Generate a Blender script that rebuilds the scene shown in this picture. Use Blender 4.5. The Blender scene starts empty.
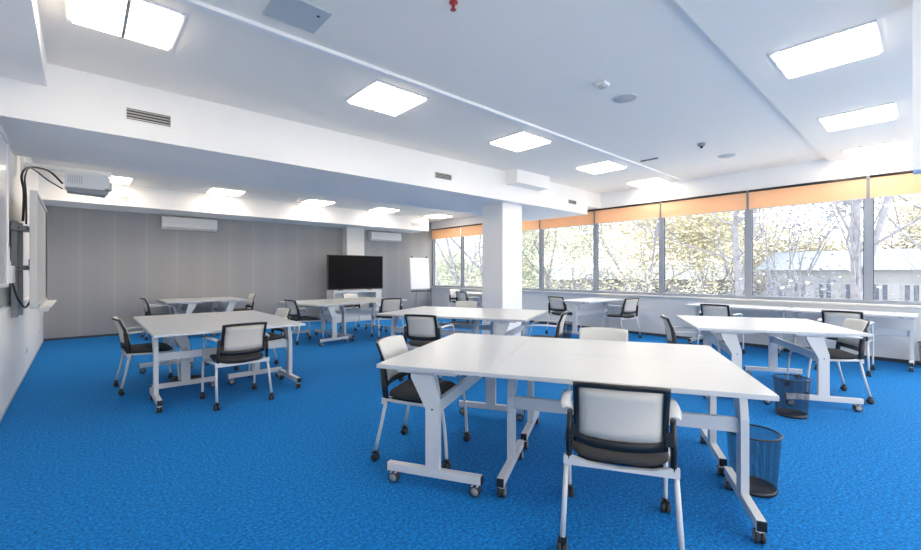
import bpy, bmesh, math, random
from mathutils import Vector, Matrix
C = bpy.context.scene.collection
PI = math.pi
rad = math.radians
random.seed(7)

# ------------------------------------------------------------------ materials
def mat(name, col=(.8, .8, .8), rough=.5, metal=0., spec=.5, emit=None, es=0.):
    m = bpy.data.materials.new(name); m.use_nodes = True
    b = m.node_tree.nodes['Principled BSDF']
    b.inputs['Base Color'].default_value = (*col, 1)
    b.inputs['Roughness'].default_value = rough
    b.inputs['Metallic'].default_value = metal
    b.inputs['Specular IOR Level'].default_value = spec
    if emit:
        b.inputs['Emission Color'].default_value = (*emit, 1)
        b.inputs['Emission Strength'].default_value = es
    return m

def noisy(m, c1, c2, scale, detail=4., bump=0., bscale=None, coord='Object', lo=.3, hi=.7):
    nt = m.node_tree; n = nt.nodes; l = nt.links
    b = n['Principled BSDF']
    tc = n.new('ShaderNodeTexCoord'); tx = n.new('ShaderNodeTexNoise')
    tx.inputs['Scale'].default_value = scale; tx.inputs['Detail'].default_value = detail
    tx.inputs['Roughness'].default_value = .65
    cr = n.new('ShaderNodeValToRGB')
    cr.color_ramp.elements[0].position = lo; cr.color_ramp.elements[1].position = hi
    cr.color_ramp.elements[0].color = (*c1, 1); cr.color_ramp.elements[1].color = (*c2, 1)
    l.new(tc.outputs[coord], tx.inputs['Vector']); l.new(tx.outputs['Fac'], cr.inputs['Fac'])
    l.new(cr.outputs['Color'], b.inputs['Base Color'])
    if bump:
        t2 = n.new('ShaderNodeTexNoise'); t2.inputs['Scale'].default_value = bscale or scale * 4
        t2.inputs['Detail'].default_value = 2
        bp = n.new('ShaderNodeBump'); bp.inputs['Strength'].default_value = bump; bp.inputs['Distance'].default_value = .01
        l.new(tc.outputs[coord], t2.inputs['Vector']); l.new(t2.outputs['Fac'], bp.inputs['Height'])
        l.new(bp.outputs['Normal'], b.inputs['Normal'])
    return m

M = {}
M['wall'] = noisy(mat('white_paint', rough=.7), (.90, .88, .85), (.92, .90, .87), 3, bump=.03, bscale=120)
M['ceil'] = noisy(mat('ceiling_paint', rough=.85), (.94, .88, .79), (.95, .895, .805), 2, bump=.03, bscale=120)
M['ledge'] = mat('sill_paint', (.74, .72, .69), .4)
M['parapet'] = noisy(mat('parapet_paint', rough=.7), (.75, .74, .72), (.78, .77, .75), 3)
M['white_metal'] = mat('white_powder_coat', (.64, .64, .635), .35)
M['top'] = noisy(mat('white_laminate', rough=.28), (.575, .58, .585), (.595, .60, .605), 4)
M['edge'] = mat('laminate_edge', (.66, .64, .61), .4)
M['black'] = mat('black_plastic', (.012, .012, .014), .45)
M['blackm'] = mat('black_metal', (.015, .016, .02), .4)
M['rubber'] = mat('caster_tread', (.03, .032, .036), .6)
M['wheel'] = mat('caster_grey', (.22, .25, .27), .25)
M['chrome'] = mat('chrome', (.7, .7, .7), .2, 1.)
M['seat'] = noisy(mat('charcoal_fabric', rough=.9), (.040, .037, .036), (.075, .070, .068), 300, bump=.2, bscale=700)
M['panel'] = mat('grey_mesh_panel', (.68, .62, .54), .7)
M['cream'] = noisy(mat('cream_mesh_fabric', rough=.85), (.62, .60, .55), (.72, .70, .65), 250)
M['grey'] = mat('grey_frame', (.30, .31, .32), .45)
M['alu'] = mat('window_aluminium', (.34, .37, .42), .4, .3)
M['dark_alu'] = mat('window_gasket', (.10, .11, .13), .5)
M['light_grey'] = mat('board_grey', (.58, .58, .56), .4)
M['device'] = mat('white_device', (.78, .78, .77), .4)
M['vent_dark'] = mat('vent_recess', (.05, .05, .05), .8)
M['vent'] = mat('vent_metal', (.42, .42, .40), .4, .4)
M['screen'] = mat('tv_screen', (.006, .006, .007), .35, spec=.05)
M['bezel'] = mat('tv_bezel', (.02, .02, .02), .3)
M['whiteboard'] = mat('whiteboard_gloss', (.84, .84, .84), .15)
M['paper'] = mat('flipchart_paper', (.86, .86, .86), .5)
M['acgrille'] = mat('ac_white', (.74, .74, .73), .4)
M['band'] = mat('grey_green_paint', (.36, .38, .37), .6)
M['red'] = mat('red_plastic', (.35, .01, .015), .4)
M['speaker'] = mat('speaker_grille', (.50, .50, .51), .7)
M['hatch'] = mat('hatch_paint', (.52, .56, .57), .45)
M['skirt'] = mat('dark_skirting', (.045, .06, .08), .6)
M['outwall'] = noisy(mat('render_white', rough=.8), (.25, .26, .28), (.29, .30, .32), 1)
M['roof'] = mat('metal_roof', (.22, .25, .30), .6)
M['outglass'] = mat('far_window_glass', (.05, .065, .10), .3)
M['ground'] = noisy(mat('pale_ground', rough=.95), (.50, .49, .42), (.62, .60, .54), .6)
M['bark'] = noisy(mat('bark', rough=.9), (.13, .13, .15), (.26, .26, .29), 5)
M['leafy'] = noisy(mat('leaf_yellow', rough=.7), (.54, .50, .35), (.68, .64, .50), 2)
M['leafg'] = noisy(mat('leaf_green', rough=.7), (.44, .47, .36), (.58, .60, .48), 2)
M['leafb'] = noisy(mat('needle_blue', rough=.8), (.12, .15, .22), (.22, .25, .32), 3)

# carpet
def carpet():
    m = mat('blue_carpet', rough=.95, spec=.15)
    nt = m.node_tree; n = nt.nodes; l = nt.links; b = n['Principled BSDF']
    tc = n.new('ShaderNodeTexCoord')
    def noise(s, d=3):
        t = n.new('ShaderNodeTexNoise'); t.inputs['Scale'].default_value = s; t.inputs['Detail'].default_value = d
        t.inputs['Roughness'].default_value = .7
        l.new(tc.outputs['Object'], t.inputs['Vector']); return t
    a, c = noise(160, 2), noise(55, 5)
    mx = n.new('ShaderNodeMix'); mx.data_type = 'FLOAT'; mx.inputs[0].default_value = .6
    l.new(a.outputs['Fac'], mx.inputs[2]); l.new(c.outputs['Fac'], mx.inputs[3])
    cr = n.new('ShaderNodeValToRGB')
    e = cr.color_ramp.elements
    e[0].position = .38; e[0].color = (.001, .055, .17, 1)
    e[1].position = .62; e[1].color = (.004, .31, .80, 1)
    k = e.new(.5); k.color = (.0015, .158, .47, 1)
    l.new(mx.outputs[0], cr.inputs['Fac']); l.new(cr.outputs['Color'], b.inputs['Base Color'])
    bp = n.new('ShaderNodeBump'); bp.inputs['Strength'].default_value = .6; bp.inputs['Distance'].default_value = .012
    l.new(mx.outputs[0], bp.inputs['Height']); l.new(bp.outputs['Normal'], b.inputs['Normal'])
    b.inputs['Sheen Weight'].default_value = .06
    b.inputs['Sheen Tint'].default_value = (.45, .75, 1, 1)
    return m
M['carpet'] = carpet()

# grey wall covering: vertical strips with slightly lighter seams
def greywall():
    m = mat('grey_wall_strips', rough=.65)
    nt = m.node_tree; n = nt.nodes; l = nt.links; b = n['Principled BSDF']
    tc = n.new('ShaderNodeTexCoord'); sp = n.new('ShaderNodeSeparateXYZ'); l.new(tc.outputs['Object'], sp.inputs[0])
    mu = n.new('ShaderNodeMath'); mu.operation = 'MULTIPLY'; mu.inputs[1].default_value = 1 / .56; l.new(sp.outputs[0], mu.inputs[0])
    fr = n.new('ShaderNodeMath'); fr.operation = 'FRACT'; l.new(mu.outputs[0], fr.inputs[0])
    cr = n.new('ShaderNodeValToRGB'); e = cr.color_ramp.elements
    e[0].position = 0; e[0].color = (.395, .395, .395, 1); e[1].position = 1; e[1].color = (.395, .395, .395, 1)
    for p, v in ((.05, .36), (.5, .345), (.95, .36)):
        k = e.new(p); k.color = (v, v, v * 1.01, 1)
    l.new(fr.outputs[0], cr.inputs[0])
    w = n.new('ShaderNodeTexWave'); w.inputs['Scale'].default_value = 14; w.inputs['Distortion'].default_value = 1.5
    l.new(tc.outputs['Object'], w.inputs['Vector'])
    mx = n.new('ShaderNodeMix'); mx.data_type = 'RGBA'; mx.blend_type = 'MULTIPLY'; mx.inputs[0].default_value = .14
    l.new(cr.outputs[0], mx.inputs[6]); l.new(w.outputs['Color'], mx.inputs[7]); l.new(mx.outputs[2], b.inputs['Base Color'])
    return m
M['greywall'] = greywall()

def glass():
    m = bpy.data.materials.new('window_glass'); m.use_nodes = True
    nt = m.node_tree; n = nt.nodes; l = nt.links; n.clear()
    o = n.new('ShaderNodeOutputMaterial'); t = n.new('ShaderNodeBsdfTransparent'); g = n.new('ShaderNodeBsdfGlossy')
    t.inputs[0].default_value = (.93, .96, 1, 1); g.inputs['Roughness'].default_value = .02
    f = n.new('ShaderNodeLayerWeight'); f.inputs[0].default_value = .5; pw = n.new('ShaderNodeMath'); pw.operation = 'POWER'; pw.inputs[1].default_value = 4.
    sc_ = n.new('ShaderNodeMath'); sc_.operation = 'MULTIPLY_ADD'; sc_.inputs[1].default_value = .5; sc_.inputs[2].default_value = .05
    l.new(f.outputs['Facing'], pw.inputs[0]); l.new(pw.outputs[0], sc_.inputs[0])
    mx = n.new('ShaderNodeMixShader'); l.new(sc_.outputs[0], mx.inputs[0]); l.new(t.outputs[0], mx.inputs[1]); l.new(g.outputs[0], mx.inputs[2])
    l.new(mx.outputs[0], o.inputs[0]); return m
M['glass'] = glass()

def blind():
    m = bpy.data.materials.new('orange_blind'); m.use_nodes = True
    nt = m.node_tree; n = nt.nodes; l = nt.links; n.clear()
    o = n.new('ShaderNodeOutputMaterial'); d = n.new('ShaderNodeBsdfDiffuse'); t = n.new('ShaderNodeBsdfTranslucent')
    d.inputs[0].default_value = (.95, .70, .47, 1); t.inputs[0].default_value = (1., .68, .42, 1)
    mx = n.new('ShaderNodeMixShader'); mx.inputs[0].default_value = .42
    l.new(d.outputs[0], mx.inputs[1]); l.new(t.outputs[0], mx.inputs[2]); l.new(mx.outputs[0], o.inputs[0]); return m
M['blind'] = blind()

def wire():   # woven wire: real holes between the strands, laid out on the basket's own UVs
    m = bpy.data.materials.new('black_wire_mesh'); m.use_nodes = True
    nt = m.node_tree; n = nt.nodes; l = nt.links; n.clear()
    o = n.new('ShaderNodeOutputMaterial'); t = n.new('ShaderNodeBsdfTransparent'); d = n.new('ShaderNodeBsdfPrincipled')
    d.inputs['Base Color'].default_value = (.012, .016, .03, 1); d.inputs['Roughness'].default_value = .4
    uv = n.new('ShaderNodeUVMap'); sp = n.new('ShaderNodeSeparateXYZ'); l.new(uv.outputs[0], sp.inputs[0])
    outs = []
    for i in (0, 1):
        f = n.new('ShaderNodeMath'); f.operation = 'FRACT'; l.new(sp.outputs[i], f.inputs[0])
        g = n.new('ShaderNodeMath'); g.operation = 'GREATER_THAN'; g.inputs[1].default_value = .26; l.new(f.outputs[0], g.inputs[0])
        outs.append(g)
    mu = n.new('ShaderNodeMath'); mu.operation = 'MULTIPLY'; l.new(outs[0].outputs[0], mu.inputs[0]); l.new(outs[1].outputs[0], mu.inputs[1])
    mx = n.new('ShaderNodeMixShader'); l.new(mu.outputs[0], mx.inputs[0]); l.new(d.outputs[0], mx.inputs[1]); l.new(t.outputs[0], mx.inputs[2])
    l.new(mx.outputs[0], o.inputs[0]); return m
M['wire'] = wire()
LAMP = 5.5
M['diffuser'] = mat('lamp_diffuser', (.9, .9, .9), .5, emit=(1., .88, .74), es=LAMP)

# ------------------------------------------------------------------ mesh helpers
class MB:
    def __init__(s): s.bm = bmesh.new(); s.mats = []
    def mi(s, m):
        if m is None: m = M['white_metal']
        if m not in s.mats: s.mats.append(m)
        return s.mats.index(m)
    def box(s, lo, hi, m=None, bev=0.):
        i = s.mi(m)
        x0, y0, z0 = lo; x1, y1, z1 = hi
        v = [s.bm.verts.new(p) for p in ((x0, y0, z0), (x1, y0, z0), (x1, y1, z0), (x0, y1, z0), (x0, y0, z1), (x1, y0, z1), (x1, y1, z1), (x0, y1, z1))]
        fs = [s.bm.faces.new([v[k] for k in f]) for f in ((0, 3, 2, 1), (4, 5, 6, 7), (0, 1, 5, 4), (1, 2, 6, 5), (2, 3, 7, 6), (3, 0, 4, 7))]
        for f in fs: f.material_index = i
        if bev:
            es = list({e for f in fs for e in f.edges})
            r = bmesh.ops.bevel(s.bm, geom=es, offset=bev, segments=2, affect='EDGES', profile=.6, clamp_overlap=True)
            for f in r['faces']: f.material_index = i
        return s
    def prism(s, poly, axis, a, b, m=None):      # 2-D polygon extruded along an axis
        i = s.mi(m)
        def mk(p, t):
            return {'x': (t, p[0], p[1]), 'y': (p[0], t, p[1]), 'z': (p[0], p[1], t)}[axis]
        A = [s.bm.verts.new(mk(p, a)) for p in poly]; B = [s.bm.verts.new(mk(p, b)) for p in poly]
        n = len(poly); fs = [s.bm.faces.new(A[::-1]), s.bm.faces.new(B)]
        for k in range(n): fs.append(s.bm.faces.new((A[k], A[(k + 1) % n], B[(k + 1) % n], B[k])))
        for f in fs: f.material_index = i
        return s
    def tube(s, pts, r, m=None, n=8, rz=None, smooth=True, cap=True):
        i = s.mi(m); pts = [Vector(p) for p in pts]; rs = r if isinstance(r, (list, tuple)) else [r] * len(pts)
        rings = []; up = None
        for k, p in enumerate(pts):
            t = (pts[min(k + 1, len(pts) - 1)] - pts[max(k - 1, 0)]).normalized()
            if up is None:
                up = Vector((0, 0, 1)) if abs(t.z) < .9 else Vector((1, 0, 0))
            a = t.cross(up).normalized(); up = a.cross(t).normalized()
            rings.append([s.bm.verts.new(p + a * math.cos(2 * PI * j / n) * rs[k] + up * math.sin(2 * PI * j / n) * rs[k] * (rz or 1)) for j in range(n)])
        for A, B in zip(rings, rings[1:]):
            for j in range(n):
                f = s.bm.faces.new((A[j], A[(j + 1) % n], B[(j + 1) % n], B[j])); f.material_index = i; f.smooth = smooth
        if cap:
            for R_, rev in ((rings[0], True), (rings[-1], False)):
                f = s.bm.faces.new(R_[::-1] if rev else R_); f.material_index = i
        return s
    def lathe(s, prof, c=(0, 0, 0), axis='z', m=None, n=16, smooth=True, closed=False):
        i = s.mi(m); rings = []
        for r, h in prof:
            ring = []
            for j in range(n):
                a = 2 * PI * j / n; x, y = r * math.cos(a), r * math.sin(a)
                p = {'z': (x, y, h), 'x': (h, x, y), 'y': (x, h, y)}[axis]
                ring.append(s.bm.verts.new((c[0] + p[0], c[1] + p[1], c[2] + p[2])))
            rings.append(ring)
        if closed: rings.append(rings[0])
        for A, B in zip(rings, rings[1:]):
            for j in range(n):
                f = s.bm.faces.new((A[j], A[(j + 1) % n], B[(j + 1) % n], B[j])); f.material_index = i; f.smooth = smooth
        if not closed:
            for R_ in (rings[0], rings[-1]):
                try:
                    f = s.bm.faces.new(R_); f.material_index = i
                except ValueError: pass
        return s
    def build(s, name, parent=None, loc=None, rz=0., smooth=False):
        bmesh.ops.recalc_face_normals(s.bm, faces=s.bm.faces)
        me = bpy.data.meshes.new(name); s.bm.to_mesh(me); s.bm.free()
        for m in s.mats: me.materials.append(m)
        o = bpy.data.objects.new(name, me); C.objects.link(o)
        if parent: o.parent = parent
        if loc: o.location = loc
        if rz: o.rotation_euler.z = rz
        return o

def tag(o, label=None, cat=None, group=None, kind=None):
    if label: o['label'] = label
    if cat: o['category'] = cat
    if group: o['group'] = group
    if kind: o['kind'] = kind
    return o
def empty(name, loc=(0, 0, 0), rz=0., label=None, cat=None, group=None, kind=None):
    o = bpy.data.objects.new(name, None); C.objects.link(o); o.empty_display_size = .1
    o.location = loc; o.rotation_euler.z = rz
    return tag(o, label, cat, group, kind)
def children(o): return [c for c in bpy.data.objects if c.parent == o]
def copy_tree(o, parent=None):
    c = o.copy(); C.objects.link(c); c.parent = parent
    for ch in children(o): copy_tree(ch, c)
    return c
def S(o): o['kind'] = 'structure'; return o

# ------------------------------------------------------------------ room
XL, XR, YB, YF, ZC = -.56, 9.2, 11.8, -3.2, 3.23
SILL, WTOP = .87, 2.88
S(MB().box((XL - .3, YF - .2, -.12), (XR + .25, YB + .2, 0), M['carpet']).build('floor'))
cl = MB()
cl.box((XL - .3, YF - .2, ZC), (XR + .25, 7.0, ZC + .12), M['ceil'])
cl.box((XL - .3, 7.0, 3.12), (XR + .25, YB + .2, 3.26), M['ceil'])
cl.box((XL, YF, ZC - .035), (XR, 1.18, ZC), M['ceil'])            # shallow dropped field on the near side
S(cl.build('ceiling'))
S(MB().box((XL, 3.39, ZC - .03), (XR, 3.45, ZC), M['wall']).build('trim_1'))
# left wall with white wainscot panel and grey band
wl = MB().box((XL - .2, YF, 0), (XL, YB, ZC), M['wall'])
S(wl.build('wall_left'))
S(MB().box((XL, YF, .03), (XL + .02, YB, 1.0), M['wall'], .004).build('trim_2'))
S(MB().box((XL, YF, 1.02), (XL + .004, 7.4, 1.9), M['band']).build('trim_3'))
S(MB().box((XL - .2, YB, 0), (XR + .2, YB + .2, ZC), M['greywall']).build('wall_back'))
wf = MB().box((XL - .2, YF - .2, 0), (XR + .2, YF, .6), M['wall']); wf.box((XL - .2, YF - .2, 2.9), (XR + .2, YF, ZC), M['wall'])
wf.box((XL - .2, YF - .2, .6), (XL + .3, YF, 2.9), M['wall']); wf.box((XR - .4, YF - .2, .6), (XR + .2, YF, 2.9), M['wall']); S(wf.build('wall_front'))
wf = S(empty('window_20', (4.3, YF - .1, .6)))  # added glazing, unseen behind the camera, letting in extra daylight
f = MB()
for k in range(6): f.box((-4.56 + k * 1.812 - .03, -.03, 0), (-4.56 + k * 1.812 + .03, .03, 2.3), M['alu'])
f.build('window_frame', wf); MB().box((-4.56, -.004, 0), (4.5, .004, 2.3), M['glass']).build('pane', wf)
# window wall: parapet, pier pieces, header
wr = MB().box((XR, YF, 0), (XR + .25, YB, SILL - .03), M['parapet'])
wr.box((XR, YF, WTOP), (XR + .25, YB, ZC + .02), M['wall'])
S(wr.build('wall_right'))
S(MB().box((XR - .07, YF, SILL - .03), (XR + .25, YB, SILL), M['ledge'], .006).build('trim_4'))
S(MB().box((XL + .02, YB - .015, 0), (XR, YB, .045), M['skirt']).build('baseboard_back'))
S(MB().box((XR - .015, YF, 0), (XR, YB - .015, .055), M['skirt']).build('baseboard_right'))
S(MB().box((XL, YF, 0), (XL + .022, YB - .015, .03), M['light_grey']).build('baseboard_left'))
# soffit along the left wall, near beam, far beam, column, pilaster, lintel
S(MB().box((XL, YF, 3.02), (-.22, 5.3, ZC), M['wall']).build('wall_soffit_left'))
bA = MB().box((XL, 5.3, 2.69), (8.64, 7.0, ZC + .02), M['wall'])
bA.box((8.64, 5.3, WTOP), (XR, 7.0, ZC + .02), M['wall'])
S(bA.build('wall_beam_near'))
S(MB().box((XL, 10.8, 2.69), (8.3, YB, 3.14), M['wall']).build('wall_beam_far'))
S(MB().box((6.0, 5.5, 0), (6.57, 6.05, 2.69), M['wall']).build('wall_column'))
S(MB().box((5.83, YB - .3, 0), (6.40, YB, 2.69), M['parapet']).build('wall_pilaster'))
S(MB().box((4.1, YF, 2.03), (4.3, .10, ZC), M['wall']).build('wall_bulkhead'))
S(MB().box((5.87, 5.03, 2.99), (6.85, 5.3, ZC), M['wall'], .004).build('trim_5'))

# windows
ys = [-3.2, -2.48, -.89, .70, 2.31, 3.89, 5.45, 7.07, 8.66, 10.24, 11.77]
for k, (a, b) in enumerate(zip(ys, ys[1:])):
    w = S(empty('window_%d' % (k + 1), (XR, (a + b) / 2, SILL)))
    h = WTOP - SILL; hw = (b - a) / 2; t = .05
    f = MB()
    for x0, x1, tt, mm in ((.02, .10, t, M['alu']),):
        f.box((x0, -hw, 0), (x1, -hw + tt, h), mm); f.box((x0, hw - tt, 0), (x1, hw, h), mm)
        f.box((x0, -hw + tt, 0), (x1, hw - tt, .06), mm); f.box((x0, -hw + tt, h - .05), (x1, hw - tt, h), mm)
    f.box((.045, -hw + t, .06), (.08, -hw + t + .012, h - .05), M['dark_alu']); f.box((.045, hw - t - .012, .06), (.08, hw - t, h - .05), M['dark_alu'])
    f.build('window_frame', w)
    MB().box((.058, -hw + t, .06), (.066, hw - t, h - .05), M['glass']).build('pane', w)
    if k < 2: continue          # out of view on the near side
    bl = empty('roller_blind', (XR, (a + b) / 2, WTOP))
    lbls = ['short orange roller blind nearest the camera on the window wall', 'short orange roller blind second from the near end of the window wall',
            'rightmost orange roller blind in the photo, cut by the picture edge', 'widest orange roller blind in the photo, second from the right edge',
            'third orange roller blind from the right edge of the photo', 'fourth orange roller blind from the right edge, above the table by the parapet',
            'orange roller blind above which the deep ceiling beam ends', 'orange roller blind directly right of the square column',
            'orange roller blind directly left of the square column, partly behind it', 'farthest orange roller blind, in the corner beside the flipchart']
    tag(bl, lbls[k], 'blind', 'orange roller blinds on the window wall')
    MB().box((-.022, -hw + .02, -.35), (-.019, hw - .02, -.03), M['blind']).build('blind_cloth', bl)
    MB().tube([(-.02, -hw + .02, -.025), (-.02, hw - .02, -.025)], .022, M['bezel'], 10).build('roller_tube', bl)
    MB().box((-.028, -hw + .02, -.365), (-.013, hw - .02, -.35), M['light_grey']).build('bottom_bar', bl)
# ------------------------------------------------------------------ ceiling lights
def light_proto(n):
    r = empty('ceiling_light')
    s = .325
    f = MB()
    f.box((-s, -s, -.012), (s, -s + .02, .0), M['device']); f.box((-s, s - .02, -.012), (s, s, 0), M['device'])
    f.box((-s, -s + .02, -.012), (-s + .02, s - .02, 0), M['device']); f.box((s - .02, -s + .02, -.012), (s, s - .02, 0), M['device'])
    f.build('frame', r)
    w = (2 * s - .04) / n
    for i in range(n):
        x0 = -s + .02 + i * w
        MB().box((x0 + .012, -s + .024, -.030), (x0 + w - .012, s - .024, -.004), M['diffuser'], .0015).build('diffuser', r)
        if i: MB().box((x0 - .011, -s + .02, -.032), (x0 + .011, s - .02, -.004), M['vent']).build('divider', r)
    return r
P2, P3 = light_proto(2), light_proto(3)
used = set()
def place_light(pr, x, y, z, label, group):
    o = pr if pr.name not in used else copy_tree(pr)
    used.add(pr.name); used.add(o.name)
    o.location = (x, y, z); tag(o, label, 'ceiling light', group)
G_A, G_B, G_C = 'ceiling lights between the beam and the ridge', 'ceiling lights on the right-hand ceiling field', 'ceiling lights before the grey wall'
for x, t in ((.25, 'nearest the left wall, the largest in the photo'), (2.47, 'second from the left wall'), (4.68, 'above the middle of the room, left of the column'),
             (6.88, 'just right of the boxed duct on the beam'), (8.76, 'nearest the windows, left of the ridge end')):
    place_light(P2, x, 3.95, ZC - .001, 'recessed light by the deep beam, ' + t, G_A)
for x, t in ((2.3, 'closest to the camera side'), (4.64, 'the largest of the three at the upper right'), (6.87, 'the middle of the three at the upper right'), (8.82, 'the one nearest the windows')):
    place_light(P3, x, .61, ZC - .036, 'three-lens light on the dropped ceiling, ' + t, G_B)
for x, t in ((.42, 'above the projector'), (2.36, 'above the left wall unit'), (4.42, 'left of the pilaster'), (6.34, 'right of the pilaster'), (8.28, 'nearest the far windows')):
    place_light(P2, x, 10.28, 3.119, 'small light in front of the far beam, ' + t, G_C)
for x in (.42, 2.36, 4.42, 6.34, 8.28):  # extra row added out of sight to brighten the back of the room
    place_light(P2, x, 8.1, 3.119, 'added recessed light hidden from view behind the near beam', 'added ceiling lights behind the near beam')
for x, y in ((.5, -1.9), (3., -1.9), (5.6, -1.9), (8., -1.9)):  # unseen lamps added behind the camera to raise the light level
    place_light(P3, x, y, ZC - .036, 'added unseen recessed light on the ceiling behind the camera', 'added ceiling lights behind the camera')

# ------------------------------------------------------------------ vents, speakers, sensors
def vent(x, y, z, w, h, label, grp, light=False):
    r = empty('air_vent', (x, y, z)); tag(r, label, 'air vent', grp)
    f = MB(); fm = M['device'] if light else M['wall']
    f.box((-w / 2 - .012, -.012, -h / 2 - .012), (w / 2 + .012, 0, -h / 2), fm); f.box((-w / 2 - .012, -.012, h / 2), (w / 2 + .012, 0, h / 2 + .012), fm)
    f.box((-w / 2 - .012, -.012, -h / 2), (-w / 2, 0, h / 2), fm); f.box((w / 2, -.012, -h / 2), (w / 2 + .012, 0, h / 2), fm)
    f.build('frame', r)
    MB().box((-w / 2, -.004, -h / 2), (w / 2, 0, h / 2), M['vent_dark'] if not light else M['vent']).build('backing', r)
    sl = MB()
    for k in range(4):
        zz = -h / 2 + h * (k + .5) / 4
        sl.box((-w / 2, -.012, zz - h * .05), (w / 2, -.006, zz + h * .05), M['vent'] if not light else M['device'])
    sl.build('slat', r)
gv = 'grilles in the face of the near beam'
vent(.52, 5.3, 2.92, .36, .11, 'dark slotted air grille on the near beam, leftmost and largest', gv)
vent(4.37, 5.3, 2.91, .34, .09, 'dark slotted air grille on the near beam, left of the column', gv)
vent(8.02, 5.3, 2.90, .30, .08, 'dark slotted air grille on the near beam, at its window end', gv)
gv = 'grilles in the face of the far beam'
vent(.55, 10.8, 2.83, .36, .1, 'pale slotted grille on the far beam, beside the projector', gv, True)
vent(4.22, 10.8, 2.89, .30, .1, 'pale slotted grille on the far beam, left of the pilaster', gv, True)
vent(7.80, 10.8, 2.86, .32, .1, 'pale slotted grille on the far beam, at its right end', gv, True)
for x, t in ((4.36, 'larger-looking one near the motion sensor'), (7.72, 'farther one towards the windows')):
    r = empty('ceiling_speaker', (x, 2.23, ZC)); tag(r, 'round grey flush ceiling speaker, ' + t, 'speaker', 'round ceiling speakers')
    MB().lathe([(.0, -.006), (.115, -.006), (.12, 0)], m=M['speaker'], n=32).build('grille', r)
    MB().lathe([(.12, 0), (.12, -.009), (.132, -.007), (.134, 0)], m=M['device'], n=32, closed=True).build('rim', r)
r = empty('motion_sensor', (3.85, 2.2, ZC)); tag(r, 'small white square sensor box on the ceiling by the round speaker', 'sensor')
MB().box((-.055, -.055, -.03), (.055, .055, 0), M['device'], .008).build('base', r)
MB().box((-.035, -.035, -.05), (.035, .035, -.03), M['light_grey'], .006).build('lens', r)
r = empty('smoke_detector', (6.72, 2.26, ZC)); tag(r, 'small dark and grey detector head hanging from the ceiling', 'detector')
MB().lathe([(.0, 0), (.05, 0), (.05, -.02), (.035, -.045), (.0, -.045)], m=M['grey'], n=20).build('head', r)
MB().lathe([(0, -.045), (.02, -.045), (.015, -.07), (0, -.07)], m=M['black'], n=12).build('tip', r)
r = empty('sprinkler_head', (1.93, 2.23, ZC)); tag(r, 'small dark red sprinkler head at the top edge of the picture', 'sprinkler')
MB().lathe([(0, 0), (.03, 0), (.03, -.008), (.012, -.012), (.012, -.05), (.022, -.055), (0, -.058)], m=M['red'], n=14).build('body', r)
tag(MB().box((7.0, 3.02, ZC - .012), (7.05, 3.30, ZC), M['bezel']).build('linear_slot_vent'), 'short dark slot in the ceiling near the ridge', 'air vent')
r = empty('access_hatch', (1.17, 3.07, ZC)); tag(r, 'grey-blue square access hatch in the ceiling at the top left', 'hatch')
MB().box((-.19, -.17, -.014), (.19, .17, 0), M['hatch'], .004).build('hatch_panel', r)
MB().lathe([(0, -.014), (.010, -.014), (.010, -.020), (0, -.020)], c=(.12, -.08, 0), m=M['black'], n=12).build('lock', r)

# ------------------------------------------------------------------ left wall equipment
r = empty('whiteboard', (XL + .02, 4.6, 1.22)); tag(r, 'white wall board along the left edge of the picture', 'whiteboard')
MB().box((0, -1.3, .03), (.025, 1.28, 1.36), M['whiteboard'], .004).build('board', r)
f = MB(); f.box((0, -1.32, .0), (.035, 1.30, .03), M['device']); f.box((0, -1.32, 1.36), (.035, 1.30, 1.39), M['device'])
f.box((0, 1.28, .03), (.035, 1.30, 1.36), M['device']); f.box((0, -1.32, .03), (.035, -1.30, 1.36), M['device']); f.build('frame', r)
r = empty('wall_box', (XL + .0, 6.12, 1.25)); tag(r, 'white box on the left wall with a small bottle-shaped knob on top', 'electrical box')
MB().box((0, -.12, 0), (.07, .12, .17), M['device'], .006).build('housing', r)
MB().lathe([(0, .17), (.014, .17), (.014, .21), (.007, .225), (.007, .36), (0, .36)], c=(.035, .02, 0), m=M['device'], n=12).build('knob', r)
# interactive board on its rail stand
r = empty('interactive_board', (-.34, 7.1, .98)); tag(r, 'pale grey interactive board seen edge-on, standing off the left wall', 'interactive board')
MB().box((-.035, -.88, .04), (.0, .88, 1.2), M['light_grey'], .01).build('board_surface', r)
f = MB()
f.box((-.045, -.92, .02), (.012, -.88, 1.22), M['light_grey'], .004); f.box((-.045, .88, .02), (.012, .92, 1.22), M['light_grey'], .004)
f.box((-.045, -.88, 1.18), (.012, .88, 1.22), M['light_grey'], .004); f.box((-.045, -.88, .0), (.012, .88, .04), M['light_grey'], .004); f.build('frame', r)
f = MB().box((.012, .80, .03), (.016, .9, 1.2), M['grey']); f.build('edge_strip', r)
f = MB().box((.0, -.55, -.02), (.10, .95, .0), M['device'], .006); f.build('pen_tray', r)
f = MB().box((.02, -.85, -.035), (.09, -.60, .01), M['light_grey'], .006); f.build('connector_box', r)
r = empty('board_rail', (XL + .02, 6.55, .88)); tag(r, 'grey metal lifting rail bolted to the left wall behind the board', 'wall rail')
MB().box((0, -.09, 0), (.05, .03, 1.02), M['grey'], .004).build('channel', r)
MB().box((.05, -.05, .02), (.085, .0, 1.0), M['grey'], .004).build('slider', r)
MB().box((.02, .03, .06), (.03, .05, .98), M['black']).build('cable_duct', r)
for zz in (.50, .92):
    b = MB().box((.0, -.14, zz), (.13, .16, zz + .05), M['grey'], .004); o = b.build('bracket', r)
    MB().lathe([(0, 0), (.010, 0), (.010, .006), (0, .006)], c=(.06, -.14, zz + .025), axis='y', m=M['black'], n=10).build('bolt', o)
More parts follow.
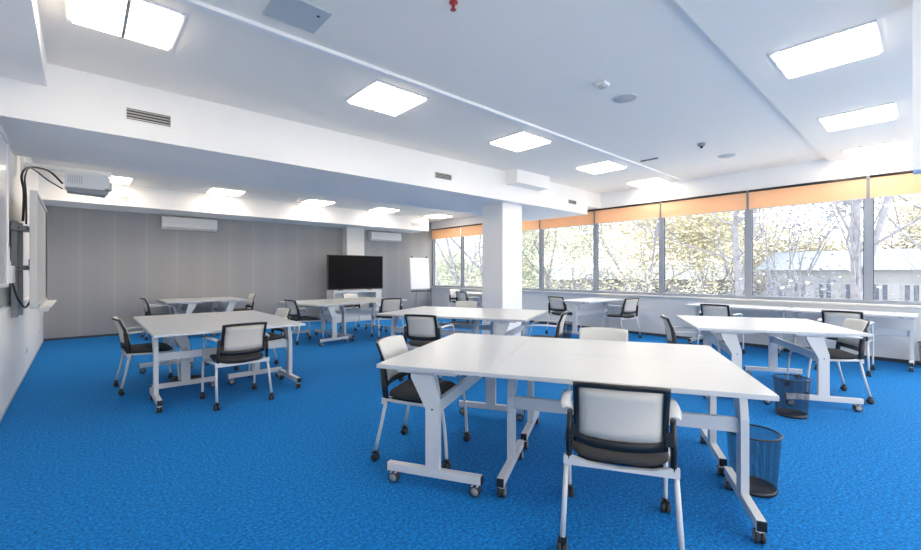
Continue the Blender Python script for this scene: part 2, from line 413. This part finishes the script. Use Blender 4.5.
# short-throw projector on its arm
r = empty('projector', (.06, 7.2, 2.40)); tag(r, 'white short-throw projector on a wall arm above the interactive board', 'projector')
pj = MB().prism([(-.20, .0), (.16, .0), (.22, .05), (.22, .17), (.12, .20), (-.20, .20)], 'y', -.17, .17, M['device']); pj.build('housing', r)
g = MB()
for k in range(7): g.box((-.17 + k * .02, -.174, .05), (-.16 + k * .02, -.168, .15), M['light_grey'])
g.build('grille', r)
MB().prism([(-.18, -.04), (.18, -.06), (.22, -.0), (-.18, 0)], 'y', -.12, .12, M['grey']).build('mirror_hood', r)
MB().box((.20, -.10, .02), (.25, .06, .12), M['light_grey'], .01).build('lens_block', r)
MB().box((XL - .02, -.03, .21), (.25, .05, .26), M['device'], .004).build('arm', r)
MB().box((XL - .02, -.08, .10), (XL + .0, .10, .36), M['device'], .004).build('wall_plate', r)
def bez(pts, n=12):
    out = []; P_ = [Vector(p) for p in pts]; P_ = [P_[0]] + P_ + [P_[-1]]
    for i in range(1, len(P_) - 2):
        for k in range(n):
            t = k / n; a, b, c, d = P_[i - 1:i + 3]
            out.append(.5 * ((2 * b) + (c - a) * t + (2 * a - 5 * b + 4 * c - d) * t * t + (3 * b - a - 3 * c + d) * t ** 3))
    out.append(P_[-2]); return out
tag(MB().tube(bez([(-.16, 7.15, 2.45), (-.28, 7.0, 2.56), (-.42, 6.7, 2.52), (-.46, 6.45, 2.38), (-.44, 6.4, 2.2), (-.45, 6.45, 1.9)]), .011, M['black'], 8).build('cable'),
    'thick black cable arching from the projector down behind the board', 'cable')
tag(MB().tube(bez([(-.16, 7.12, 2.38), (-.28, 6.95, 2.44), (-.40, 6.62, 2.50), (-.43, 6.38, 2.36), (-.42, 6.33, 2.15), (-.42, 6.36, 1.86)]), .008, M['bezel'], 8).build('cable'),
    'thinner dark cable drooping lower between projector and board', 'cable')
tag(MB().tube(bez([(-.50, 6.12, 1.25), (-.47, 6.16, 1.10), (-.44, 6.35, 1.00), (-.42, 6.5, 1.0), (-.40, 6.62, 1.12), (-.41, 6.6, 1.5)]), .009, M['black'], 8).build('cable'),
    'black cable looping below the white box on the left wall', 'cable')
def socket(loc, axis, label, m=None):
    r = empty('power_socket', loc); tag(r, label, 'socket')
    if axis == 'x':
        MB().box((0, -.04, -.04), (.008, .04, .04), M['device'], .003).build('plate', r)
        MB().lathe([(0, .008), (.024, .008), (.024, .010), (0, .010)], axis='x', m=M['light_grey'], n=16).build('outlet', r)
    else:
        MB().box((-.04, -.008, -.04), (.04, 0, .04), M['device'], .003).build('plate', r)
        MB().lathe([(0, -.010), (.024, -.010), (.024, -.008), (0, -.008)], axis='y', m=M['light_grey'], n=16).build('outlet', r)
socket((XL + .02, 8.2, .30), 'x', 'white wall socket low on the left wall')
socket((XL + .02, 10.7, .30), 'x', 'white wall socket on the left wall next to the grey wall corner')
socket((7.55, YB, .32), 'y', 'white wall socket on the grey wall left of the flipchart')

# ------------------------------------------------------------------ grey wall: air conditioners, TV, flipchart
def ac(x, label):
    r = empty('air_conditioner', (x, YB, 2.36)); tag(r, label, 'air conditioner', 'split units on the grey wall')
    MB().prism([(0, 0), (-.13, 0), (-.19, .05), (-.205, .14), (-.19, .27), (0, .29)], 'x', -.55, .55, M['acgrille']).build('housing', r)
    MB().box((-.46, -.185, .012), (.46, -.14, .03), M['vent']).build('louvre', r)
    MB().box((-.5, -.212, .135), (.5, -.2, .14), M['light_grey']).build('panel_seam', r)
ac(1.93, 'white wall air conditioner on the left part of the grey wall')
ac(7.25, 'white wall air conditioner right of the pilaster above the flipchart side')
r = empty('television', (5.83, 10.95, .87)); tag(r, 'large black flat television on a white stand before the pilaster', 'television')
MB().box((-.86, -.03, .02), (.86, .03, .98), M['bezel'], .006).build('casing', r)
MB().box((-.84, -.034, .045), (.84, -.03, .96), M['screen']).build('screen', r)
f = MB().box((-.5, -.02, 0), (-.4, .1, .03), M['bezel']); f.box((.4, -.02, 0), (.5, .1, .03), M['bezel']); f.build('foot', r)
r = empty('media_stand', (5.83, 11.0, 0)); tag(r, 'white open-fronted stand carrying the television', 'stand')
MB().box((-.74, -.2, .80), (.74, .25, .87), M['white_metal'], .004).build('top', r)
MB().box((-.74, -.2, .06), (-.70, .25, .80), M['white_metal']).build('side_panel', r)
MB().box((.56, -.2, .06), (.74, .25, .80), M['white_metal']).build('side_panel', r)
MB().box((-.70, .22, .06), (.56, .25, .80), M['light_grey']).build('back_panel', r)
MB().box((-.70, -.17, .06), (.56, .22, .30), M['white_metal'], .003).build('lower_cupboard', r)
MB().box((-.74, -.18, .0), (.74, .22, .06), M['light_grey']).build('plinth', r)
r = empty('flipchart', (8.12, 10.95, 0), rad(-8)); tag(r, 'white flipchart on thin legs in the far corner by the window', 'flipchart')
tilt = lambda z: .05 + (z - .8) * .1
b = MB().prism([(tilt(.84) - .02, .84), (tilt(.84), .84), (tilt(1.84), 1.84), (tilt(1.84) - .02, 1.84)], 'x', -.34, .34, M['whiteboard']); b.build('board', r)
MB().prism([(tilt(.86) - .026, .86), (tilt(.86) - .021, .86), (tilt(1.82) - .021, 1.82), (tilt(1.82) - .026, 1.82)], 'x', -.32, .32, M['paper']).build('paper_pad', r)
MB().box((-.34, -.06, .76), (.34, .06, .79), M['black'], .006).build('pen_tray', r)
for sx in (-1, 1):
    MB().lathe([(0, -.03), (.025, -.03), (.025, .02), (0, .02)], c=(sx * .27, tilt(1.84) - .01, 1.86), axis='y', m=M['black'], n=12).build('clamp', r)
    MB().tube([(sx * .26, .04, .85), (sx * .34, -.12, .0)], .011, M['grey'], 8).build('leg', r)
MB().tube([(0, .16, 1.7), (0, .42, .0)], .011, M['grey'], 8).build('leg', r)
# switch box/radiator connection under the bench
r = empty('wall_unit', (XR, .95, .30)); tag(r, 'flat white unit on the parapet under the window bench', 'wall unit')
MB().box((-.06, -.28, -.04), (0, .28, .34), M['device'], .008).build('housing', r)
MB().box((-.065, -.16, -.10), (-.01, .0, -.045), M['grey']).build('connector', r)

# ------------------------------------------------------------------ tables
W = .748; H = .765; K = .959
def caster_mb(c, r=.034, grey=True, a=0.):
    b = MB(); x, y = c
    for s in (-1, 1):
        b.lathe([(r * .3, -.010), (r * .88, -.010), (r, -.006), (r, .006), (r * .88, .010), (r * .3, .010)], c=(x + s * .013, y, r), axis='x', m=M['rubber'], n=18, closed=False)
        b.lathe([(0, -.0115), (r * .72, -.0115), (r * .72, .0115), (0, .0115)], c=(x + s * .013, y, r), axis='x', m=M['wheel'] if grey else M['black'], n=16)
    b.box((x - .004, y - .012, r), (x + .004, y + .012, .062), M['chrome'] if grey else M['black'])
    b.box((x - .02, y - .02, .058), (x + .02, y + .02, .066), M['white_metal'] if grey else M['black'])
    b.lathe([(0, .062), (.009, .062), (.009, .080), (0, .080)], c=(x, y, 0), m=M['chrome'] if grey else M['black'], n=10)
    return b
def make_table(L):
    t = empty('folding_table'); tp = MB()
    tp.box((-L / 2, -W / 2, H - .026), (L / 2, W / 2, H), M['top'], .003)
    top = tp.build('tabletop', t)
    xl = L / 2 - .055
    for s in (-1, 1):
        x = s * xl
        l = MB(); l.prism([(-.045, .12), (.045, .12), (.045, .50), (.145, .69), (.145, .713), (.0, .713), (.0, .69), (-.045, .535)], 'x', x - .02, x + .02, M['white_metal'])
        lo = l.build('leg', t)
        MB().lathe([(0, -.022), (.006, -.022), (.006, .022), (0, .022)], c=(x, 0, .50), axis='x', m=M['black'], n=10).build('bolt', lo)
        ft = MB().box((x - .022, -.315, .078), (x + .022, .315, .128), M['white_metal'], .003).build('foot', t)
        for q in (-1, 1):
            MB().box((x - .0215, q * .318 - .004, .0785), (x + .0215, q * .318 + .004, .1275), M['black']).build('end_cap', ft)
            caster_mb((x, q * .275)).build('caster', ft)
        br = MB().box((x - .03, -.16, H - .045), (x + .03, .24, H - .0265), M['white_metal']).build('bracket', t)
        MB().box((x - s * .10 - .03, -.16, H - .048), (x - s * .10 + .03, -.05, H - .027), M['black'], .004).build('latch', br)
    MB().box((-xl + .02, -.016, .455), (xl - .02, .016, .535), M['white_metal'], .003).build('crossbar', t)
    MB().tube([(-xl, .12, H - .05), (xl, .12, H - .05)], .010, M['white_metal'], 8).build('pivot_tube', t)
    return t
protoT = {}; tabn = 0
def table(O, ang, cu, cv, L, da, label, group):
    """O: near-left corner of the cluster, ang: its long direction; (cu,cv): centre of this table in the cluster, da: own turn"""
    if L not in protoT: t = protoT[L] = make_table(L)
    else: t = copy_tree(protoT[L])
    a = rad(ang); u = Vector((math.cos(a), math.sin(a))); v = Vector((-u.y, u.x))
    p = Vector(O) * K + u * cu + v * cv
    t.location = (p.x, p.y, 0); t.rotation_euler.z = a + rad(da)
    tag(t, label, 'table', group)
G = {'g1': 'tables pushed together in the foreground', 'g2': 'tables pushed together before the column', 'g3': 'tables pushed together by the left wall',
     'g4': 'tables near the grey wall at the left', 'g5': 'tables before the television', 'g7': 'tables pushed together at the right', 'b': 'tables in a row under the windows'}
O1, a1 = (1.48, 2.50), -61.0
table(O1, a1, W / 2, W, 1.496, 90, 'white folding table at the left end of the foreground cluster', G['g1'])
table(O1, a1, W + .715, W / 2, 1.43, 0, 'white folding table nearest the camera, the foreground chair pushed up to it', G['g1'])
table(O1, a1, W + .715, 1.5 * W, 1.43, 0, 'white folding table on the far side of the foreground cluster', G['g1'])
O2, a2 = (3.32, 5.60), -64.0
table(O2, a2, .72, W / 2, 1.44, 0, 'white folding table on the near left side of the cluster before the column', G['g2'])
table(O2, a2, .72, 1.5 * W, 1.44, 0, 'white folding table on the far left side of the cluster before the column', G['g2'])
table(O2, a2, 1.44 + W / 2, W, 1.496, -90, 'white folding table at the right end of the cluster before the column', G['g2'])
O3, a3 = (.535, 5.10), -.5
table(O3, a3, .72, W / 2, 1.44, 0, 'white folding table at the near end of the left wall cluster', G['g3'])
table(O3, a3, W / 2, W + .77, 1.54, 90, 'white folding table at the back left of the left wall cluster', G['g3'])
table(O3, a3, 1.5 * W, W + .77, 1.54, 90, 'white folding table at the back right of the left wall cluster', G['g3'])
O4, a4 = (1.35, 10.68), 0
table(O4, a4, W / 2, .72, 1.44, -90, 'white folding table near the grey wall, left one of its pair', G['g4'])
table(O4, a4, 1.5 * W, .72, 1.44, -90, 'white folding table near the grey wall, right one of its pair', G['g4'])
O5, a5 = (3.36, 7.80), 8.0
table(O5, a5, W / 2, W, 1.496, 90, 'white folding table at the left end of the television cluster', G['g5'])
table(O5, a5, W + .72, W / 2, 1.44, 0, 'white folding table on the near side of the television cluster', G['g5'])
table(O5, a5, W + .72, 1.5 * W, 1.44, 0, 'white folding table on the television side of its cluster', G['g5'])
table((8.0, 4.86), 0, .72, W / 2, 1.44, 0, 'single white folding table standing end-on to the window wall right of the column', None)
O7, a7 = (5.12, 1.765), -60.5
table(O7, a7, W / 2, .72, 1.44, 90, 'white folding table on the left of the right-hand pair', G['g7'])
table(O7, a7, 1.5 * W, .72, 1.44, 90, 'white folding table on the right of the right-hand pair, above the small basket', G['g7'])
table((9.5, .17), 90, .72, W / 2, 1.44, 180, 'white folding table under the windows, nearest the right edge of the photo', G['b'])
table((9.5, .17), 90, 2.21, W / 2, 1.44, 180, 'white folding table under the windows, farther one of the row', G['b'])
table((9.53, 8.6), 90, .72, W / 2, 1.44, 180, 'small-looking white table in the far window corner, left of the column', None)

# ------------------------------------------------------------------ chairs (local facing +Y)
def surf(x, z):       # backrest surface: bowed in plan, leaning back
    t = (z - .50) / .32
    return Vector((x, -.195 - .035 * t - .045 * t * t * t - .042 * (1 - (x / .205) ** 2), z - .010 * (abs(x) / .205) ** 3 * (1 if z > .7 else -1)))
def make_chair():
    t = empty('conference_chair')
    s = MB(); i = s.mi(M['seat']); n = 32; prof = [(.55, .425), (.92, .424), (1., .440), (1., .455), (.95, .468), (.6, .472), (.2, .470)]
    rings = []
    for k, z in prof:
        ring = []
        for j in range(n):
            a = 2 * PI * j / n; cx, cy = math.cos(a), math.sin(a); e = .42
            x = .222 * k * math.copysign(abs(cx) ** e, cx); y = .215 * k * math.copysign(abs(cy) ** e, cy) + .005
            zz = z - (.022 * max(0, (y - .12) / .1) ** 2 if y > .12 else 0) + .02 * (abs(x) / .22) ** 2 * .3
            ring.append(s.bm.verts.new((x, y, zz)))
        rings.append(ring)
    for A, B in zip(rings, rings[1:]):
        for j in range(n):
            f = s.bm.faces.new((A[j], A[(j + 1) % n], B[(j + 1) % n], B[j])); f.smooth = True
    s.bm.faces.new(rings[0]); s.bm.faces.new(rings[-1])
    s.build('seat', t)
    # under-seat pan
    p = MB(); p.box((-.19, -.17, .405), (.19, .18, .425), M['black'], .004); p.build('seat_pan', t)
    # backrest frame: ring of curved slab
    xs = [-.205, -.18] + [-.18 + .36 * k / 8 for k in range(1, 8)] + [.18, .205]
    zs = [.50, .545, .59, .64, .69, .74, .795, .82]
    def slab(name, i0, i1, j0, j1, hole, off, th, m, par):
        b = MB(); mi = b.mi(m); V = {}
        def vt(i, j, s_):
            if (i, j, s_) not in V:
                q = surf(xs[i], zs[j]); q.y += off + s_ * th; V[(i, j, s_)] = b.bm.verts.new(q)
            return V[(i, j, s_)]
        cells = {(i, j) for i in range(i0, i1) for j in range(j0, j1) if not (hole and hole[0] <= i < hole[1] and hole[2] <= j < hole[3])}
        for (i, j) in cells:
            for s_ in (0, 1):
                f = b.bm.faces.new([vt(i, j, s_), vt(i + 1, j, s_), vt(i + 1, j + 1, s_), vt(i, j + 1, s_)]); f.smooth = True
            for (di, dj, e) in ((-1, 0, ((i, j), (i, j + 1))), (1, 0, ((i + 1, j), (i + 1, j + 1))), (0, -1, ((i, j), (i + 1, j))), (0, 1, ((i, j + 1), (i + 1, j + 1)))):
                if (i + di, j + dj) not in cells:
                    b.bm.faces.new([vt(*e[0], 0), vt(*e[1], 0), vt(*e[1], 1), vt(*e[0], 1)])
        return b.build(name, par)
    n1 = len(xs) - 1; m1 = len(zs) - 1
    bf = slab('back_frame', 0, n1, 0, m1, (1, n1 - 1, 1, m1 - 1), -.012, .020, M['black'], t)
    slab('back_panel', 1, n1 - 1, 1, m1 - 1, None, -.004, .006, M['panel'], t)
    slab('back_fabric', 0, n1, 1, m1, None, .0085, .008, M['cream'], t)
    for sx in (-1, 1):
        x = sx * .228
        u = MB(); u.tube([(x, -.19, .40), (x, -.205, .52), (x * .97, -.225, .66)], [.022, .024, .020], M['black'], 8, rz=.62); 
        u.box((min(x, sx * .19), -.232, .54), (max(x, sx * .19), -.212, .60), M['black'])
        u.build('back_upright', t)
        a = MB(); a.tube(bez([(x * 1.02, -.20, .655), (x * 1.10, -.08, .662), (x * 1.12, .08, .660), (x * 1.12, .155, .645)], 5), [.026] * 16, M['white_metal'], 8, rz=.42)
        a.build('armrest', t)
        fl = MB(); fl.tube(bez([(x * 1.10, .10, .648), (x * 1.11, .165, .632), (x * 1.11, .195, .58), (x * 1.12, .245, .30), (x * 1.12, .262, .075)], 5), .0115, M['white_metal'], 8)
        flo = fl.build('leg', t)
        caster_mb((x * 1.12, .262), .026, False).build('caster', flo)
        rl = MB(); rl.tube([(x * 1.04, -.185, .43), (x * 1.08, -.22, .25), (x * 1.11, -.262, .075)], .0125, M['white_metal'], 8)
        rlo = rl.build('leg', t)
        caster_mb((x * 1.11, -.262), .026, False).build('caster', rlo)
        sr = MB(); sr.tube([(x * 1.03, -.20, .425), (x * 1.03, .0, .412), (x * 1.09, .215, .412)], .012, M['white_metal'], 8)
        sr.build('side_rail', t)
    cr = MB()
    pr_ = [(-.252, .398), (-.252, .438), (-.215, .438), (-.14, .418), (0, .408), (.14, .418), (.215, .438), (.252, .438), (.252, .398), (.215, .396), (.1, .396), (-.1, .396), (-.215, .396)]
    cr.prism(pr_, 'y', -.215, -.19, M['white_metal'])
    cr.build('cross_rail', t)
    MB().tube([(-.24, .16, .405), (.24, .16, .405)], .010, M['white_metal'], 8).build('cross_rail', t)
    return t
protoC = make_chair(); first = [True]
def chair(x, y, face, label, group):
    t = protoC if first[0] else copy_tree(protoC); first[0] = False
    t.location = (x, y, 0); t.rotation_euler.z = rad(face - 90); t.scale = (1.03, 1.03, 1.03)
    tag(t, label, 'chair', group)
c = 'white-legged chair '
k1, k2, k3 = 'chairs around the foreground tables', 'chairs around the tables before the column', 'chairs around the left wall tables'
k4, k5, k7 = 'chairs at the tables near the grey wall', 'chairs around the television tables', 'chairs around the right-hand tables'
chair(2.10, 1.11, 30, c + 'in the foreground, its black-framed back to the camera', k1)
chair(1.95, 2.60, -58, c + 'at the left end of the foreground tables', k1)
chair(3.34, 1.90, 209, c + 'on the far side of the foreground tables, only its cream back top showing', k1)
chair(3.36, 4.36, 29, c + 'on the near side of the tables before the column, back to the camera', k2)
chair(4.60, 3.49, 118, c + 'at the right end of the tables before the column, seen side-on', k2)
chair(4.95, 5.52, 206, c + 'on the far side of the tables before the column', k2)
chair(1.25, 4.98, 92, c + 'at the near end of the left wall tables, back to the camera', k3)
chair(.60, 6.25, 2, c + 'on the left side of the left wall tables, seen side-on', k3)
chair(1.90, 6.22, 182, c + 'on the right side of the left wall tables, cream back showing', k3)
chair(1.25, 10.8, 2, c + 'left of the tables nearest the grey wall', k4)
chair(2.84, 11.05, 180, c + 'right of the tables nearest the grey wall', k4)
chair(3.26, 8.24, 6, c + 'at the left end of the television tables', k5)
chair(4.77, 7.60, 75, c + 'on the near side of the television tables, back to the camera', k5)
chair(4.98, 9.30, -80, c + 'between the television and its tables', k5)
chair(8.0, 5.50, -4, c + 'at the inner end of the table beside the window wall', 'chairs at the single table by the window wall')
chair(8.42, 4.38, 78, c + 'at the single window-wall table, in front of its long side', 'chairs at the single table by the window wall')
chair(5.33, 1.90, -60, c + 'at the left end of the right-hand tables, seen side-on', k7)
chair(6.17, .81, 119, c + 'at the right end of the right-hand tables, cream back facing the camera', k7)
chair(7.98, 2.40, 0, c + 'pushed up to the farther table under the windows', 'chairs along the window tables')
chair(7.93, .84, 0, c + 'pushed up to the near table under the windows, half hidden', 'chairs along the window tables')
chair(8.8, 9.85, -90, c + 'at the far end of the table in the window corner', 'chairs in the far window corner')
chair(8.12, 8.75, 0, c + 'on the room side of the table in the window corner', 'chairs in the far window corner')

# ------------------------------------------------------------------ wire baskets
def make_basket():
    r = empty('wire_basket')
    rb, rt, h = .120, .145, .355; n = 40
    b = MB(); mi = b.mi(M['wire']); uvl = b.bm.loops.layers.uv.new('UVMap'); N = 8
    rings = [[b.bm.verts.new(((rb + (rt - rb) * k / N) * math.cos(2 * PI * j / n), (rb + (rt - rb) * k / N) * math.sin(2 * PI * j / n), .012 + (h - .012) * k / N)) for j in range(n)] for k in range(N + 1)]
    for k in range(N):
        for j in range(n):
            f = b.bm.faces.new((rings[k][j], rings[k][(j + 1) % n], rings[k + 1][(j + 1) % n], rings[k + 1][j])); f.smooth = True
            for lp, (uu, vv) in zip(f.loops, ((j, k), (j + 1, k), (j + 1, k + 1), (j, k + 1))): lp[uvl].uv = (uu / n * 170, vv / N * 68)
    b.build('mesh_wall', r)
    MB().tube([(rt * math.cos(2 * PI * j / 40), rt * math.sin(2 * PI * j / 40), h) for j in range(41)], .006, M['blackm'], 8, cap=False).build('rim', r)
    MB().lathe([(0, .004), (rb, .004), (rb + .003, .010), (rb + .003, .03), (rb - .001, .03), (rb - .003, .012), (0, .012)], m=M['blackm'], n=40).build('base', r)
    return r
bk = make_basket()
spots = [((3.14, .76), 'black wire mesh wastebasket behind the right leg of the foreground table, the largest'),
         ((5.03, .91), 'black wire mesh wastebasket beside the right-hand pair of tables'),
         ((7.30, 4.98), 'black wire mesh wastebasket beside the inner end of the table by the window wall'),
         ((8.98, .02), 'black wire mesh wastebasket against the parapet at the right edge')]
for k, (p, lb) in enumerate(spots):
    o = bk if k == 0 else copy_tree(bk)
    o.location = (*p, 0); tag(o, lb, 'wastebasket', 'black wire mesh wastebaskets')
# coiled cable on the carpet beneath the left tables
pts = []
for k in range(90):
    a = k * .32; q = .11 + .03 * math.sin(k * .9)
    pts.append((.98 + q * math.cos(a) * 1.3, 6.2 + q * math.sin(a), .012 + .0005 * k + .006 * math.sin(k * 1.7)))
tag(MB().tube(pts, .008, M['black'], 6).build('coiled_cable'), 'black cable coiled on the carpet beneath the left wall tables', 'cable')

# ------------------------------------------------------------------ outside
GZ = -4.2
S(MB().box((XR + .6, -60, GZ - .2), (120, 110, GZ), M['ground']).build('ground'))
def tree(x, y, h, seed, label, leaf=None, nleaf=500, lean=0., spread=1., depth=5, r0=.2, fork=.28, big=1., side=True):
    rnd = random.Random(seed); b = MB(); tips = []
    def grow(p, d, r, L, dep):
        q = p; pts = [p]; k = 3
        for _ in range(k):
            w_ = .02 if dep == depth else .16
            d = (d + Vector((rnd.uniform(-w_, w_), rnd.uniform(-w_, w_), rnd.uniform(-.04, .10)))).normalized()
            q = q + d * L / k; pts.append(q)
        r2 = r * .66
        b.tube(pts, [r + (r2 - r) * i / k for i in range(k + 1)], M['bark'], 6 if dep > 2 else 4, cap=False)
        if dep == depth and side:
            for st in (pts[1], (pts[1] + pts[2]) / 2, pts[2], (pts[2] + pts[3]) / 2, pts[3]):
                for _ in range(2):
                    sd = Vector((rnd.uniform(-1, 1), rnd.uniform(-1, 1), rnd.uniform(.2, .9))).normalized()
                    grow(st, sd, r * .26, h * .15, 3)
        if dep <= 3: tips.extend(pts[1:])
        if dep == 0: return
        for i in range(rnd.choice((2, 3, 3))):
            ax = Vector((rnd.uniform(-1, 1), rnd.uniform(-1, 1), 0)).normalized()
            nd = (d + ax * rnd.uniform(.35, .85) * spread + Vector((0, 0, .15))).normalized()
            st = q if i < 2 else pts[2]
            grow(st, nd, r2 * rnd.uniform(.6, .95), L * rnd.uniform(.62, .85), dep - 1)
    root = empty('tree', (x, y, GZ)); tag(root, label, 'tree', 'trees outside the windows')
    grow(Vector((0, 0, 0)), Vector((0, lean, 1)).normalized(), r0, h * fork, depth)
    b.build('trunk', root)
    if leaf:
        lf = MB(); i = lf.mi(leaf)
        for _ in range(nleaf):
            g_ = .35 if big < 1.2 else .9
            c0 = rnd.choice(tips) + Vector((rnd.gauss(0, g_), rnd.gauss(0, g_), rnd.gauss(0, g_)))
            s_ = rnd.uniform(.03, .10) * big; a, e = rnd.uniform(0, 2 * PI), rnd.uniform(-1, 1)
            u = Vector((math.cos(a), math.sin(a), e * .6)).normalized() * s_; w = u.cross(Vector((e, .3, 1)).normalized()) * .7
            vs = [lf.bm.verts.new(c0 + q) for q in (-u, w, u, -w)]
            f = lf.bm.faces.new(vs); f.material_index = i
        lo = lf.build('foliage', root); lo['kind'] = 'stuff'
Y_, Gn = M['leafy'], M['leafg']
tree(17.0, 4.35, 12, 3, 'tall bare tree with pale trunk in the left part of the widest pane', Y_, 500, lean=.03, r0=.14, fork=.60, depth=6)
tree(15.0, 1.35, 13, 5, 'thick pale trunk forking before the right mullion of the widest pane', Y_, 400, r0=.15, lean=-.01, fork=.56, depth=6)
tree(16.5, -.4, 12, 8, 'bare tree at the right edge of the photo reaching branches across', Y_, 600, r0=.11, lean=.04, spread=.8, fork=.58)
tree(24., 4.6, 8, 11, 'dark bushy tree standing between the trunks of the widest pane', M['leafb'], 3500, r0=.14, spread=.7, fork=.42)
tree(20., 9.2, 12, 13, 'double-stemmed tree in the pane left of the widest one', Y_, 3500, r0=.13, spread=.7, fork=.32)
tree(19., 14.0, 13, 17, 'yellow-leaved tree behind the fourth pane from the right edge', Y_, 5000, r0=.13, fork=.4)
tree(15., 13.6, 13, 19, 'green-yellow leaning tree behind the panes right of the column', Gn, 5000, lean=.3, r0=.13, fork=.45)
tree(14.2, 16.2, 12, 23, 'dark forked tree seen just right of the column', Gn, 2500, lean=-.05, r0=.13, fork=.42)
tree(16.5, 20.5, 12, 29, 'twiggy tree showing directly right of the column', Gn, 3500, r0=.12, fork=.4)
tree(14.5, 25.0, 12, 31, 'slender tree seen through the corner window beside the flipchart', Gn, 4500, r0=.12)
tree(18.0, 30.0, 13, 37, 'farther tree filling the corner window left of the column', Y_, 5000, r0=.12)
for k, (x, y, h, lb) in enumerate(((30., 13.0, 15, 'distant pale tree beyond the double-stemmed one'), (35., 6.5, 16, 'distant pale tree above the middle of the long white building'),
        (38., .8, 16, 'distant pale tree above the right half of the long white building'), (37.5, -5.5, 16, 'distant pale tree behind the roof at the right edge'), (30., 24.0, 16, 'distant full tree behind the leaning one'),
        (24., 19.5, 15, 'mid-distance full yellow tree behind the fifth pane'), (31., 18.5, 16, 'distant full tree between the leaning and yellow-leaved ones'), (27., 31., 16, 'distant tree behind the twiggy one by the column'),
        (29., 9.5, 15, 'distant tree low behind the double-stemmed one'), (38., 4.0, 16, 'distant tree behind the white building, above its left part'), (38., -3.0, 16, 'distant tree behind the white building, above its right part'), (23., 27., 14, 'distant green tree between the twiggy ones'),
        (38., 11., 17, 'farthest tall pale tree over the left end of the long building'), (22., 38., 16, 'distant tree far back in the corner window'))):
    tree(x, y, h * .95, 101 + k, lb, Gn if y > 15 else Y_, 13000, r0=.15, big=1.35, side=False, fork=(.24, .17)[k % 2], spread=1.15)
def building(x, y, rz, L, Hh, D, label, rows, nwin, roofh):
    r = empty('building', (x, y, GZ), rad(rz)); tag(r, label, 'building', 'buildings beyond the trees')
    MB().box((0, -L / 2, 0), (D, L / 2, Hh), M['outwall']).build('wall', r)
    MB().prism([(-.5, Hh), (D + .5, Hh), (D / 2, Hh + roofh)], 'y', -L / 2 - .4, L / 2 + .4, M['roof']).build('roof', r)
    for q in range(rows):
        for k in range(nwin):
            yy = -L / 2 + L * (k + .5) / nwin; z0 = Hh - 1.9 - q * 2.9
            w = MB().box((-.06, yy - L / nwin * .32, z0), (.02, yy + L / nwin * .32, z0 + 1.3), M['outwall'])
            w = w.build('window', r)
            g = MB(); hw = L / nwin * .32
            g.box((-.08, yy - hw + .1, z0 + .1), (-.05, yy - .06, z0 + 1.2), M['outglass']); g.box((-.08, yy + .06, z0 + .1), (-.05, yy + hw - .1, z0 + 1.2), M['outglass'])
            g.build('pane', w)
building(40., 7.5, 0, 26, 5.0, 9, 'long low white building with a row of windows beyond the trees', 2, 11, 1.5)
building(28., -.3, 0, 13, 5.7, 7, 'white building with a pale roof low in the widest pane and at the right edge', 2, 13, 1.1)
building(36., 28., -6, 10, 4.9, 8, 'small white building glimpsed left of the double-stemmed tree', 2, 4, 1.2)

# ------------------------------------------------------------------ sky, daylight
wld = bpy.data.worlds.new('sky'); bpy.context.scene.world = wld; wld.use_nodes = True
nt = wld.node_tree; bg = nt.nodes['Background']
tc = nt.nodes.new('ShaderNodeTexCoord'); sp = nt.nodes.new('ShaderNodeSeparateXYZ'); cr = nt.nodes.new('ShaderNodeValToRGB')
nt.links.new(tc.outputs['Generated'], sp.inputs[0]); nt.links.new(sp.outputs[2], cr.inputs[0]); nt.links.new(cr.outputs[0], bg.inputs[0])
cr.color_ramp.elements[0].color = (1., .95, .86, 1); cr.color_ramp.elements[1].position = .7; cr.color_ramp.elements[1].color = (.93, .93, .93, 1)
bg.inputs[1].default_value = 2.65
for a, b in ((-3.2, 2.3), (2.3, 7.0), (7.0, 11.77)):
    L = bpy.data.lights.new('window_portal', 'AREA'); L.shape = 'RECTANGLE'; L.size = b - a; L.size_y = WTOP - SILL
    L.cycles.is_portal = True
    o = bpy.data.objects.new('window_portal', L); C.objects.link(o); o.location = (XR + .3, (a + b) / 2, (SILL + WTOP) / 2)
    o.rotation_euler = (rad(90), 0, rad(90))

# ------------------------------------------------------------------ camera
F = 425.
cam = bpy.data.cameras.new('camera'); co = bpy.data.objects.new('camera', cam); C.objects.link(co)
cam.sensor_width = 36; cam.lens = F / 921 * 36; cam.shift_y = (273. - 275.) / 921; cam.clip_start = .05; cam.clip_end = 400
az = math.atan2(460.5 - 80, F)
co.location = (0, 0, 1.35); co.rotation_euler = (rad(90), 0, -az)
sc = bpy.context.scene; sc.camera = co
sc.view_settings.view_transform = 'Standard'; sc.view_settings.look = 'None'; sc.view_settings.gamma = 1.
sc.view_settings.exposure = 1.2; sc.view_settings.use_curve_mapping = False
sc.cycles.max_bounces = 12; sc.cycles.diffuse_bounces = 9; sc.cycles.transparent_max_bounces = 16
sc.cycles.use_denoising = True
